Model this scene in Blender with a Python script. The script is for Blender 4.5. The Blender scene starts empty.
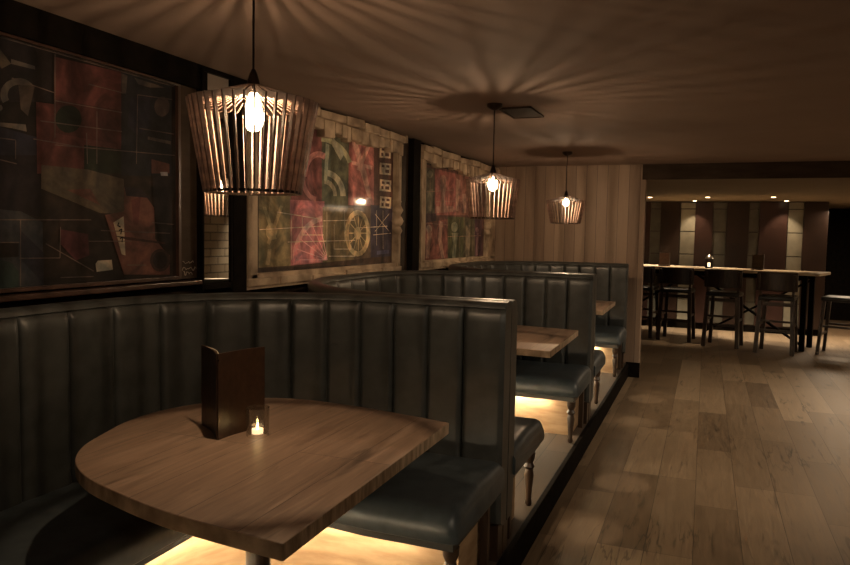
import bpy, bmesh, math, random
from mathutils import Vector, Matrix
random.seed(7)
col = bpy.context.scene.collection
PI = math.pi
# ------------------------------------------------------------------ materials
def new_mat(name):
    m = bpy.data.materials.new(name); m.use_nodes = True
    nt = m.node_tree; b = nt.nodes['Principled BSDF']
    return m, nt, b
def N(nt, t, **kw):
    n = nt.nodes.new(t)
    for k, v in kw.items(): setattr(n, k, v)
    return n
def rgb(c): return (c[0], c[1], c[2], 1)
def noisy(name, c1, c2, scale=(6, 6, 6), rough=.5, metal=0, bump=.1, nscale=4, detail=6, lo=.35, hi=.65, coat=0, spec=.5, rough2=None):
    m, nt, b = new_mat(name); L = nt.links.new
    tc = N(nt, 'ShaderNodeTexCoord'); mp = N(nt, 'ShaderNodeMapping'); mp.inputs['Scale'].default_value = scale
    L(tc.outputs['Object'], mp.inputs['Vector'])
    nz = N(nt, 'ShaderNodeTexNoise'); nz.inputs['Scale'].default_value = nscale; nz.inputs['Detail'].default_value = detail
    L(mp.outputs[0], nz.inputs['Vector'])
    cr = N(nt, 'ShaderNodeValToRGB'); cr.color_ramp.elements[0].position = lo; cr.color_ramp.elements[1].position = hi
    cr.color_ramp.elements[0].color = rgb(c1); cr.color_ramp.elements[1].color = rgb(c2)
    L(nz.outputs['Fac'], cr.inputs[0]); L(cr.outputs[0], b.inputs['Base Color'])
    b.inputs['Roughness'].default_value = rough; b.inputs['Metallic'].default_value = metal
    b.inputs['Specular IOR Level'].default_value = spec; b.inputs['Coat Weight'].default_value = coat
    if bump:
        bp = N(nt, 'ShaderNodeBump'); bp.inputs['Strength'].default_value = bump; bp.inputs['Distance'].default_value = .01
        L(nz.outputs['Fac'], bp.inputs['Height']); L(bp.outputs[0], b.inputs['Normal'])
    return m
def emis(name, c, s):
    m, nt, b = new_mat(name)
    b.inputs['Base Color'].default_value = rgb(c); b.inputs['Emission Color'].default_value = rgb(c); b.inputs['Emission Strength'].default_value = s
    return m
def planks(name, width, length, cols, rough=.42, grain=.5, rot=0, gap=.003, axis='xy', dark=.25, seam=.25, crack=0):
    """boards running along texture X after mapping"""
    m, nt, b = new_mat(name); L = nt.links.new
    tc = N(nt, 'ShaderNodeTexCoord'); sp = N(nt, 'ShaderNodeSeparateXYZ'); cb = N(nt, 'ShaderNodeCombineXYZ')
    L(tc.outputs['Object'], sp.inputs[0])
    L(sp.outputs[axis[0].upper()], cb.inputs['X']); L(sp.outputs[axis[1].upper()], cb.inputs['Y'])
    br = N(nt, 'ShaderNodeTexBrick'); br.inputs['Scale'].default_value = 1
    br.offset = .37; br.offset_frequency = 3
    br.inputs['Brick Width'].default_value = length; br.inputs['Row Height'].default_value = width
    br.inputs['Mortar Size'].default_value = gap; br.inputs['Mortar Smooth'].default_value = .2; br.inputs['Bias'].default_value = 0
    br.inputs['Color1'].default_value = (0, 0, 0, 1); br.inputs['Color2'].default_value = (1, 1, 1, 1); br.inputs['Mortar'].default_value = (.5, .5, .5, 1)
    L(cb.outputs[0], br.inputs['Vector'])
    # grain: stretched noise displaced by the board's random value
    vm = N(nt, 'ShaderNodeVectorMath', operation='MULTIPLY'); vm.inputs[1].default_value = (1.3, 16, 1)
    L(cb.outputs[0], vm.inputs[0])
    va = N(nt, 'ShaderNodeVectorMath', operation='ADD'); L(vm.outputs[0], va.inputs[0])
    vs = N(nt, 'ShaderNodeVectorMath', operation='MULTIPLY'); vs.inputs[1].default_value = (37, 11, 53); L(br.outputs['Color'], vs.inputs[0]); L(vs.outputs[0], va.inputs[1])
    g = N(nt, 'ShaderNodeTexNoise'); g.inputs['Scale'].default_value = 2.2; g.inputs['Detail'].default_value = 8; g.inputs['Roughness'].default_value = .62; g.inputs['Distortion'].default_value = .8
    L(va.outputs[0], g.inputs['Vector'])
    k = N(nt, 'ShaderNodeTexNoise'); k.inputs['Scale'].default_value = 3.2; k.inputs['Detail'].default_value = 3; k.inputs['Distortion'].default_value = 1.2
    vk = N(nt, 'ShaderNodeVectorMath', operation='MULTIPLY'); vk.inputs[1].default_value = (.55, 4.5, 1); L(cb.outputs[0], vk.inputs[0]); L(vk.outputs[0], k.inputs['Vector'])
    cr = N(nt, 'ShaderNodeValToRGB'); e = cr.color_ramp.elements
    e[0].position = 0; e[0].color = rgb(cols[0]); e[1].position = 1; e[1].color = rgb(cols[-1])
    for i, c in enumerate(cols[1:-1]):
        x = e.new((i+1)/(len(cols)-1)); x.color = rgb(c)
    ma = N(nt, 'ShaderNodeMath', operation='MULTIPLY'); ma.inputs[1].default_value = 1-grain; L(br.outputs['Color'], ma.inputs[0])
    mb = N(nt, 'ShaderNodeMath', operation='MULTIPLY_ADD'); mb.inputs[1].default_value = grain*1.3; L(g.outputs['Fac'], mb.inputs[0]); L(ma.outputs[0], mb.inputs[2])
    L(mb.outputs[0], cr.inputs[0])
    kr = N(nt, 'ShaderNodeValToRGB'); kr.color_ramp.elements[0].position = .26; kr.color_ramp.elements[1].position = .38
    kr.color_ramp.elements[0].color = (dark, dark, dark, 1); kr.color_ramp.elements[1].color = (1, 1, 1, 1); L(k.outputs['Fac'], kr.inputs[0])
    mx = N(nt, 'ShaderNodeMixRGB', blend_type='MULTIPLY'); mx.inputs[0].default_value = 1; L(cr.outputs[0], mx.inputs[1]); L(kr.outputs[0], mx.inputs[2])
    mg = N(nt, 'ShaderNodeMixRGB'); mg.inputs[2].default_value = rgb([x*seam for x in cols[0]]); L(br.outputs['Fac'], mg.inputs[0]); L(mx.outputs[0], mg.inputs[1])
    L(mg.outputs[0], b.inputs['Base Color'])
    if crack:
        vc = N(nt, 'ShaderNodeVectorMath', operation='MULTIPLY'); vc.inputs[1].default_value = (.45, 4.2, 1); L(cb.outputs[0], vc.inputs[0])
        c1 = N(nt, 'ShaderNodeTexNoise'); c1.inputs['Scale'].default_value = 1.1; c1.inputs['Detail'].default_value = 5; c1.inputs['Roughness'].default_value = .55; L(vc.outputs[0], c1.inputs['Vector'])
        s1 = N(nt, 'ShaderNodeMath', operation='SUBTRACT'); s1.inputs[1].default_value = .5; L(c1.outputs['Fac'], s1.inputs[0])
        s2 = N(nt, 'ShaderNodeMath', operation='ABSOLUTE'); L(s1.outputs[0], s2.inputs[0])
        s3 = N(nt, 'ShaderNodeMapRange'); s3.inputs['From Min'].default_value = .002; s3.inputs['From Max'].default_value = .010; s3.inputs['To Min'].default_value = 1; s3.inputs['To Max'].default_value = 0; L(s2.outputs[0], s3.inputs['Value'])
        c2 = N(nt, 'ShaderNodeTexNoise'); c2.inputs['Scale'].default_value = .9; c2.inputs['Detail'].default_value = 2; L(cb.outputs[0], c2.inputs['Vector'])
        s4 = N(nt, 'ShaderNodeMapRange'); s4.inputs['From Min'].default_value = .53; s4.inputs['From Max'].default_value = .60; L(c2.outputs['Fac'], s4.inputs['Value'])
        s5 = N(nt, 'ShaderNodeMath', operation='MULTIPLY'); L(s3.outputs[0], s5.inputs[0]); L(s4.outputs[0], s5.inputs[1])
        s6 = N(nt, 'ShaderNodeMath', operation='MULTIPLY'); s6.inputs[1].default_value = crack; L(s5.outputs[0], s6.inputs[0])
        m2 = N(nt, 'ShaderNodeMixRGB'); m2.inputs[2].default_value = (.02, .012, .007, 1); L(s6.outputs[0], m2.inputs[0]); L(mg.outputs[0], m2.inputs[1]); L(m2.outputs[0], b.inputs['Base Color'])
    rr = N(nt, 'ShaderNodeMapRange'); rr.inputs['To Min'].default_value = rough-.08; rr.inputs['To Max'].default_value = rough+.15; L(g.outputs['Fac'], rr.inputs['Value']); L(rr.outputs[0], b.inputs['Roughness'])
    bp = N(nt, 'ShaderNodeBump'); bp.inputs['Strength'].default_value = .25; bp.inputs['Distance'].default_value = .004
    L(g.outputs['Fac'], bp.inputs['Height']); L(bp.outputs[0], b.inputs['Normal'])
    return m
def bricks(name):
    m, nt, b = new_mat(name); L = nt.links.new
    tc = N(nt, 'ShaderNodeTexCoord'); sp = N(nt, 'ShaderNodeSeparateXYZ'); cb = N(nt, 'ShaderNodeCombineXYZ')
    L(tc.outputs['Object'], sp.inputs[0]); L(sp.outputs['Y'], cb.inputs['X']); L(sp.outputs['Z'], cb.inputs['Y'])
    br = N(nt, 'ShaderNodeTexBrick'); br.inputs['Scale'].default_value = 1; br.inputs['Brick Width'].default_value = .34; br.inputs['Row Height'].default_value = .13
    br.inputs['Mortar Size'].default_value = .009; br.inputs['Color1'].default_value = (.40, .33, .24, 1); br.inputs['Color2'].default_value = (.24, .18, .12, 1); br.inputs['Mortar'].default_value = (.09, .07, .05, 1)
    L(cb.outputs[0], br.inputs['Vector']); L(br.outputs['Color'], b.inputs['Base Color']); b.inputs['Roughness'].default_value = .8
    bp = N(nt, 'ShaderNodeBump'); bp.invert = True; bp.inputs['Strength'].default_value = .6; bp.inputs['Distance'].default_value = .01; L(br.outputs['Fac'], bp.inputs['Height']); L(bp.outputs[0], b.inputs['Normal'])
    return m
def paint_mat(name):
    m, nt, b = new_mat(name); L = nt.links.new
    at = N(nt, 'ShaderNodeAttribute', attribute_name='paint')
    tc = N(nt, 'ShaderNodeTexCoord'); nz = N(nt, 'ShaderNodeTexNoise'); nz.inputs['Scale'].default_value = 7; nz.inputs['Detail'].default_value = 7; nz.inputs['Roughness'].default_value = .65
    L(tc.outputs['Object'], nz.inputs['Vector'])
    cr = N(nt, 'ShaderNodeValToRGB'); cr.color_ramp.elements[0].position = .3; cr.color_ramp.elements[0].color = (.35, .33, .33, 1); cr.color_ramp.elements[1].position = .72; cr.color_ramp.elements[1].color = (1.5, 1.5, 1.45, 1)
    L(nz.outputs['Fac'], cr.inputs[0])
    mx = N(nt, 'ShaderNodeMixRGB', blend_type='MULTIPLY'); mx.inputs[0].default_value = 1; L(at.outputs['Color'], mx.inputs[1]); L(cr.outputs[0], mx.inputs[2])
    n2 = N(nt, 'ShaderNodeTexNoise'); n2.inputs['Scale'].default_value = 3.5; n2.inputs['Detail'].default_value = 5; n2.inputs['Distortion'].default_value = 2.5; L(tc.outputs['Object'], n2.inputs['Vector'])
    c2 = N(nt, 'ShaderNodeValToRGB'); c2.color_ramp.elements[0].position = .35; c2.color_ramp.elements[0].color = (.45, .5, .6, 1); c2.color_ramp.elements[1].position = .65; c2.color_ramp.elements[1].color = (1.35, 1.15, 1, 1); L(n2.outputs['Fac'], c2.inputs[0])
    m2 = N(nt, 'ShaderNodeMixRGB', blend_type='MULTIPLY'); m2.inputs[0].default_value = 1; L(mx.outputs[0], m2.inputs[1]); L(c2.outputs[0], m2.inputs[2])
    hs = N(nt, 'ShaderNodeHueSaturation'); hs.inputs['Saturation'].default_value = .78; L(m2.outputs[0], hs.inputs['Color'])
    L(hs.outputs[0], b.inputs['Base Color']); b.inputs['Roughness'].default_value = .6
    b.inputs['Coat Weight'].default_value = .45; b.inputs['Coat Roughness'].default_value = .05; b.inputs['Specular IOR Level'].default_value = .15
    bp = N(nt, 'ShaderNodeBump'); bp.inputs['Strength'].default_value = .05; bp.inputs['Distance'].default_value = .01; L(nz.outputs['Fac'], bp.inputs['Height']); L(bp.outputs[0], b.inputs['Coat Normal'])
    return m
def glassy(name, tint, ior_mix=.12, rough=.03, emit=None):
    m = bpy.data.materials.new(name); m.use_nodes = True; nt = m.node_tree; nt.nodes.clear(); L = nt.links.new
    out = N(nt, 'ShaderNodeOutputMaterial'); tr = N(nt, 'ShaderNodeBsdfTransparent'); tr.inputs[0].default_value = rgb(tint)
    gl = N(nt, 'ShaderNodeBsdfGlossy'); gl.inputs['Roughness'].default_value = rough
    lw = N(nt, 'ShaderNodeLayerWeight'); lw.inputs['Blend'].default_value = .35
    mr = N(nt, 'ShaderNodeMath', operation='MULTIPLY_ADD'); mr.inputs[1].default_value = .5; mr.inputs[2].default_value = ior_mix*.4; L(lw.outputs['Facing'], mr.inputs[0])
    mx = N(nt, 'ShaderNodeMixShader'); L(mr.outputs[0], mx.inputs[0]); L(tr.outputs[0], mx.inputs[1]); L(gl.outputs[0], mx.inputs[2])
    last = mx
    if emit:
        em = N(nt, 'ShaderNodeEmission'); em.inputs[0].default_value = rgb(emit[0]); em.inputs[1].default_value = emit[1]
        ad = N(nt, 'ShaderNodeAddShader'); L(mx.outputs[0], ad.inputs[0]); L(em.outputs[0], ad.inputs[1]); last = ad
    L(last.outputs[0], out.inputs['Surface'])
    return m

M = {}
M['floor'] = planks('oak_floorboards', .235, 1.25, [(.055, .034, .019), (.125, .083, .048), (.205, .142, .086), (.33, .240, .152)], rough=.40, grain=.50, axis='yx', dark=.45, gap=.0018, seam=.7, crack=.6)
M['platform'] = planks('platform_boards', .16, 1.8, [(.018, .011, .006), (.040, .025, .014), (.065, .04, .023)], rough=.85, grain=.6, axis='yx')
M['table'] = planks('table_oak', .19, 2.6, [(.045, .026, .017), (.13, .083, .056), (.24, .16, .11), (.36, .25, .18)], rough=.40, grain=.85, gap=.0010, axis='yx', dark=.4)
M['table_edge'] = noisy('lit_table_end_grain', (.26, .18, .11), (.62, .46, .31), (3, 14, 3), .6, nscale=3, bump=.5)  # end grain made paler, aisle light on the edge put into the colour
M['ply'] = planks('vertical_wall_boards', .12, 6, [(.17, .11, .072), (.28, .19, .13), (.37, .26, .18)], rough=.55, grain=.5, gap=.002, axis='zx', dark=.85)
M['ply_base'] = noisy('warm_wood_plinth', (.28, .17, .09), (.42, .28, .16), (2, 2, 9), .5, nscale=3, bump=.05)
M['ceiling'] = noisy('brown_plaster_ceiling', (.235, .160, .122), (.26, .178, .136), (1, 1, 1), .85, nscale=2, bump=.03)
M['soffit'] = noisy('olive_brown_plaster', (.20, .145, .085), (.22, .16, .095), (1, 1, 1), .85, nscale=2, bump=.03)
M['wall_dark'] = noisy('dark_brown_wall', (.010, .006, .004), (.020, .012, .008), (1, 8, 1), .8, nscale=3, bump=.1, spec=.15)
M['wall_brown'] = noisy('brown_wall_board', (.035, .022, .014), (.055, .036, .023), (1, 1, 4), .7, nscale=4, bump=.1, spec=.2)
M['black'] = noisy('black_painted_wood', (.005, .004, .003), (.010, .007, .005), (4, 4, 4), .8, bump=.05, spec=.04)
M['brick'] = bricks('pale_brick')
M['leather'] = noisy('dark_green_grey_leather', (.030, .032, .030), (.046, .049, .046), (1, 1, 1), .42, nscale=14, bump=.12, detail=4, spec=.55)
M['leather2'] = noisy('blue_grey_leather', (.036, .046, .051), (.056, .068, .074), (1, 1, 1), .40, nscale=16, bump=.12, detail=4, spec=.5)
M['leather3'] = noisy('leather_rail', (.012, .013, .012), (.02, .02, .019), (1, 1, 1), .45, nscale=14, bump=.1)
M['led'] = emis('warm_light_strip', (1, .82, .54), 115)
M['dark_wood'] = noisy('dark_stained_wood', (.022, .012, .007), (.045, .025, .014), (8, 8, 2), .4, nscale=4, bump=.1)
M['lamp_wood'] = noisy('walnut_slats', (.12, .074, .054), (.22, .14, .105), (2, 2, 12), .5, nscale=4, bump=.05)
M['metal'] = noisy('dark_bronze', (.03, .02, .013), (.045, .03, .02), (6, 6, 6), .35, metal=.8, bump=0)
M['brass'] = noisy('aged_brass', (.30, .18, .08), (.36, .22, .10), (6, 6, 6), .35, metal=1, bump=0)
M['cord'] = noisy('brown_cable', (.02, .013, .01), (.03, .02, .015), (6, 6, 6), .7, bump=0)
M['filament'] = emis('glowing_filament', (1, .74, .45), 60)
M['bulb'] = glassy('amber_bulb_glass', (1, .93, .8), emit=((1, .78, .50), 9))
M['glass'] = glassy('clear_glass', (.90, .90, .87), ior_mix=.35, rough=.02)
M['wax'] = emis('candle_wax', (1, .72, .42), 2.2)
M['flame'] = emis('candle_flame', (1, .66, .25), 45)
M['frame'] = noisy('weathered_cream_timber', (.22, .155, .105), (.55, .42, .29), (2, 2, 2), .7, nscale=3, bump=.7, lo=.33, hi=.60, detail=9)
M['frame_red'] = noisy('reddish_ledge', (.03, .015, .010), (.06, .030, .020), (3, 3, 3), .35, bump=.1)
M['paint'] = paint_mat('painted_collage')
mm, nt_, b_ = new_mat('mirror_glass'); b_.inputs['Base Color'].default_value = (.85, .83, .78, 1); b_.inputs['Metallic'].default_value = 1; b_.inputs['Roughness'].default_value = .02; M['mirror'] = mm
M['menu'] = noisy('brown_leatherette', (.030, .014, .008), (.045, .022, .012), (1, 1, 1), .38, nscale=40, bump=.15)
M['paper'] = noisy('menu_paper', (.45, .38, .28), (.5, .43, .32), (1, 1, 1), .8, bump=0)
M['bar_top'] = noisy('pale_oak_top', (.55, .42, .28), (.70, .56, .38), (2, 12, 2), .25, nscale=2, bump=.05)
M['panel_red'] = noisy('oxblood_panel', (.034, .016, .012), (.048, .022, .017), (1, 1, 1), .33, nscale=3, bump=.05)
M['panel_brown'] = noisy('dark_brown_panel', (.022, .011, .007), (.035, .018, .012), (1, 1, 1), .35, nscale=3, bump=.05)
M['tile'] = noisy('stone_tile_lit', (.24, .22, .17), (.32, .29, .22), (1, 1, 1), .35, nscale=6, bump=.1)
M['tile_dim'] = noisy('stone_tile_shaded', (.085, .078, .06), (.12, .11, .085), (1, 1, 1), .35, nscale=6, bump=.1)  # same tile, its shade outside the downlight beams put into the colour
M['silver'] = noisy('brushed_steel', (.5, .47, .42), (.6, .56, .5), (3, 3, 3), .3, metal=1, bump=0)
M['white_lamp'] = emis('downlight_lens', (1, .72, .42), 14)
M['scribble'] = noisy('chalk_white', (.4, .33, .27), (.5, .42, .35), (3, 3, 3), .8, bump=0)

# ------------------------------------------------------------------ helpers
class MB:
    def __init__(s): s.bm = bmesh.new(); s.cl = None
    def box(s, c, size, rz=0, bev=0, rot=None, mi=0):
        mat = Matrix.Translation(c) @ (rot if rot is not None else Matrix.Rotation(rz, 4, 'Z')) @ Matrix.Diagonal((size[0], size[1], size[2], 1))
        r = bmesh.ops.create_cube(s.bm, size=1, matrix=mat)
        fs = list({f for v in r['verts'] for f in v.link_faces})
        for f in fs: f.material_index = mi
        if bev:
            es = list({e for v in r['verts'] for e in v.link_edges})
            bmesh.ops.bevel(s.bm, geom=es, offset=bev, segments=2, profile=.6, affect='EDGES')
        return s
    def bar(s, a, b, w, d=None, bev=0, up=(0, 0, 1)):
        a = Vector(a); b = Vector(b); d = d or w; z = (b-a); ln = z.length; z.normalize()
        u = Vector(up)
        if abs(z.dot(u)) > .98: u = Vector((0, 1, 0))
        x = u.cross(z).normalized(); y = z.cross(x)
        rot = Matrix((x, y, z)).transposed().to_4x4()
        return s.box((a+b)/2, (w, d, ln), rot=rot, bev=bev)
    def lathe(s, prof, c=(0, 0, 0), seg=24, caps=True):
        rings = []
        for r, z in prof:
            rings.append([s.bm.verts.new((c[0]+max(r, 1e-4)*math.cos(2*PI*i/seg), c[1]+max(r, 1e-4)*math.sin(2*PI*i/seg), c[2]+z)) for i in range(seg)])
        for a, b in zip(rings, rings[1:]):
            for i in range(seg):
                s.bm.faces.new((a[i], a[(i+1) % seg], b[(i+1) % seg], b[i]))
        if caps:
            s.bm.faces.new(list(reversed(rings[0]))); s.bm.faces.new(rings[-1])
        return s
    def tube(s, pts, r, seg=8):
        pts = [Vector(p) for p in pts]; rings = []
        for i, p in enumerate(pts):
            t = (pts[min(i+1, len(pts)-1)]-pts[max(i-1, 0)]).normalized()
            u = Vector((0, 0, 1)) if abs(t.z) < .9 else Vector((1, 0, 0))
            x = t.cross(u).normalized(); y = t.cross(x)
            rings.append([s.bm.verts.new(p+x*r*math.cos(2*PI*k/seg)+y*r*math.sin(2*PI*k/seg)) for k in range(seg)])
        for a, b in zip(rings, rings[1:]):
            for k in range(seg): s.bm.faces.new((a[k], a[(k+1) % seg], b[(k+1) % seg], b[k]))
        s.bm.faces.new(rings[0]); s.bm.faces.new(list(reversed(rings[-1])))
        return s
    def prism(s, pts, z0, z1, mi_side=0, mi_top=0):
        a = [s.bm.verts.new((p[0], p[1], z0)) for p in pts]; b = [s.bm.verts.new((p[0], p[1], z1)) for p in pts]
        n = len(pts)
        f = s.bm.faces.new(b); f.material_index = mi_top
        f = s.bm.faces.new(list(reversed(a))); f.material_index = mi_top
        for i in range(n):
            f = s.bm.faces.new((a[i], a[(i+1) % n], b[(i+1) % n], b[i])); f.material_index = mi_side
        return s
    def build(s, name, mat, parent=None, smooth=False, angle=None, bevel=0, recalc=True):
        if recalc: bmesh.ops.recalc_face_normals(s.bm, faces=s.bm.faces)
        me = bpy.data.meshes.new(name); s.bm.to_mesh(me); s.bm.free()
        for m in (mat if isinstance(mat, (list, tuple)) else [mat]): me.materials.append(m)
        if smooth:
            me.polygons.foreach_set('use_smooth', [True]*len(me.polygons))
            if angle: me.set_sharp_from_angle(angle=math.radians(angle))
        o = bpy.data.objects.new(name, me); col.objects.link(o)
        if parent: o.parent = parent
        if bevel:
            md = o.modifiers.new('bevel', 'BEVEL'); md.width = bevel; md.segments = 2; md.limit_method = 'ANGLE'
        return o
def tag(o, label=None, cat=None, group=None, kind=None):
    if label: o['label'] = label
    if cat: o['category'] = cat
    if group: o['group'] = group
    if kind: o['kind'] = kind
    return o
def empty(name, loc, label, cat, group=None, rz=0):
    o = bpy.data.objects.new(name, None); o.empty_display_size = .1; col.objects.link(o)
    o.location = loc; o.rotation_euler = (0, 0, rz)
    return tag(o, label, cat, group)
def struct(name, mb, mat, **k):
    o = mb.build(name, mat, **k)
    if o.parent is None: o['kind'] = 'structure'
    return o
def copy_tree(o, parent=None):
    c = o.copy(); col.objects.link(c)
    if parent: c.parent = parent
    for ch in o.children:
        copy_tree(ch, c)
    return c

# ------------------------------------------------------------------ room shell
ZC = 2.42; ZS = 2.25; XW = -2.43; XR = 3.0; YB = 13.6; YW = 8.48; PZ = .157; XP = -.80
struct('floor', MB().box((.3, 7.2, -.05), (7.6, 19.0, .1)), M['floor'])
struct('floor_booth_platform', MB().box(((XW+XP)/2, 3.24, PZ/2), (XP-XW, 10.46, PZ)), M['platform'])
struct('trim_platform_edge', MB().box((XP+.012, 3.24, PZ/2-.003), (.026, 10.46, PZ+.004), bev=.004), M['black'])
struct('ceiling', MB().box((.3, 3.2, ZC+.05), (7.6, 10.7, .1)), M['ceiling'])
struct('ceiling_lower', MB().box((.3, 12.7, ZS+.12), (7.6, 8.4, .24)), M['soffit'])
struct('ceiling_face', MB().box((1.15, 8.49, ZS+.10), (3.7, .05, .2)), M['wall_brown'])
struct('wall_left', MB().box((XW-.1, 7.2, 1.25), (.2, 19, 2.5)), M['wall_dark'])
struct('wall_right', MB().box((XR+.1, 7.2, 1.25), (.2, 19, 2.5)), M['brick'])
struct('wall_rear', MB().box((.3, -2.2, 1.25), (7.6, .2, 2.5)), M['wall_brown'])
wl = struct('wall_partition', MB().box(((XW-.665)/2, YW+.09, ZC/2), (-.665-XW, .18, ZC)), M['ply'])
struct('baseboard_partition', MB().box((-.73, YW-.012, .085), (.155, .03, .17), bev=.004), M['black'])
# bar wall: end section and the deeper dark recess
struct('wall_bar', MB().box((-.30, YB+.1, 1.12), (4.33, .2, 2.25)), M['panel_brown'])
struct('wall_recess', MB().box((2.4, 16.6, 1.12), (1.3, .2, 2.25)), M['black'])
struct('wall_recess_side', MB().box((1.80, 15.1, 1.12), (.12, 2.8, 2.25)), M['black'])
struct('baseboard_bar', MB().box((-.30, YB-.015, .05), (4.33, .03, .1)), M['black'])
# bar wall cladding: oxblood panels and tile strips
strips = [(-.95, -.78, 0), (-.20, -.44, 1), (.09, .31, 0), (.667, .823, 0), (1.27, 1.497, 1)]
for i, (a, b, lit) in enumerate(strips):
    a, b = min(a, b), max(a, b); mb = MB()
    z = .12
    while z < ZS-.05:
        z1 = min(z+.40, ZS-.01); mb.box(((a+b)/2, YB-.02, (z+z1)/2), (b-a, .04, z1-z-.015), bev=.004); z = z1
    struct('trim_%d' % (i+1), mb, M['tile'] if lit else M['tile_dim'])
pan = [(-1.12, -.95, 'panel_red'), (-.78, -.45, 'panel_brown'), (-.20, .09, 'panel_red'), (.31, .667, 'panel_brown'), (.823, 1.255, 'panel_red'), (1.50, 1.86, 'panel_brown')]
for i, (a, b, mt) in enumerate(pan):
    struct('trim_%d' % (i+6), MB().box(((a+b)/2, YB-.04, 1.18), (b-a, .08, 2.12), bev=.005), M[mt])
# beam, boards and ledge on the left wall
struct('trim_beam', MB().box((XW+.02, 1.0, 2.36), (.06, 4.86, .12)), M['black'])
struct('trim_ledge', MB().box((XW+.030, 1.0, 1.335), (.06, 3.95, .022), bev=.004), M['frame_red'])
struct('trim_board', MB().box((XW+.012, 2.915, 1.83), (.02, .125, .95)), M['wall_brown'])
struct('trim_post', MB().box((XW+.03, 3.285, 1.83), (.07, .12, 1.16), bev=.004), M['black'])
struct('trim_post_middle', MB().box((XW+.03, 5.82, 1.80), (.08, .16, 1.22), bev=.004), M['black'])
struct('trim_board_middle', MB().box((XW+.012, 5.64, 1.80), (.02, .18, 1.2)), M['wall_brown'])

# ------------------------------------------------------------------ booths
TOP = 1.312
def upath(xi, xa, y0, y1, r0, r1, step=.02):
    """U opening to +x: from (xa,y0) along -x, round (radius r0), along +y, round (r1), back to (xa,y1).
    returns [(x, y, nx, ny, s)], the normal pointing outwards"""
    pts = []; n = max(2, int((xa-(xi+r0))/step))
    for i in range(n): pts.append((xa-(xa-xi-r0)*i/n, y0, 0, -1))
    m = max(4, int(r0*PI/2/step))
    for i in range(m):
        a = -PI/2-PI/2*i/m; pts.append((xi+r0+r0*math.cos(a), y0+r0+r0*math.sin(a), math.cos(a), math.sin(a)))
    n2 = max(1, int((y1-y0-r0-r1)/step))
    for i in range(n2): pts.append((xi, y0+r0+(y1-y0-r0-r1)*i/n2, -1, 0))
    m = max(4, int(r1*PI/2/step))
    for i in range(m):
        a = PI-PI/2*i/m; pts.append((xi+r1+r1*math.cos(a), y1-r1+r1*math.sin(a), math.cos(a), math.sin(a)))
    n = max(2, int((xa-(xi+r1))/step))
    for i in range(n+1): pts.append((xi+r1+(xa-xi-r1)*i/n, y1, 0, 1))
    s = 0; out = []
    for i, p in enumerate(pts):
        if i: s += math.hypot(p[0]-pts[i-1][0], p[1]-pts[i-1][1])
        out.append(p+(s,))
    return out
def sweep(path, prof, name, mat, parent, smooth=True, angle=50, taper=0):
    """prof(s, total) -> list of (offset outwards, z)"""
    bm = bmesh.new(); rows = []; tot = path[-1][4]
    for x, y, nx, ny, s in path:
        rows.append([bm.verts.new((x+nx*o, y+ny*o, z)) for o, z in prof(s, tot)])
    for a, b in zip(rows, rows[1:]):
        n = len(a)
        for i in range(n): bm.faces.new((a[i], b[i], b[(i+1) % n], a[(i+1) % n]))
    bm.faces.new(rows[0]); bm.faces.new(list(reversed(rows[-1])))
    mb = MB(); mb.bm.free(); mb.bm = bm
    return mb.build(name, mat, parent, smooth=smooth, angle=angle)
XI = -2.255; XA = -.787
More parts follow.
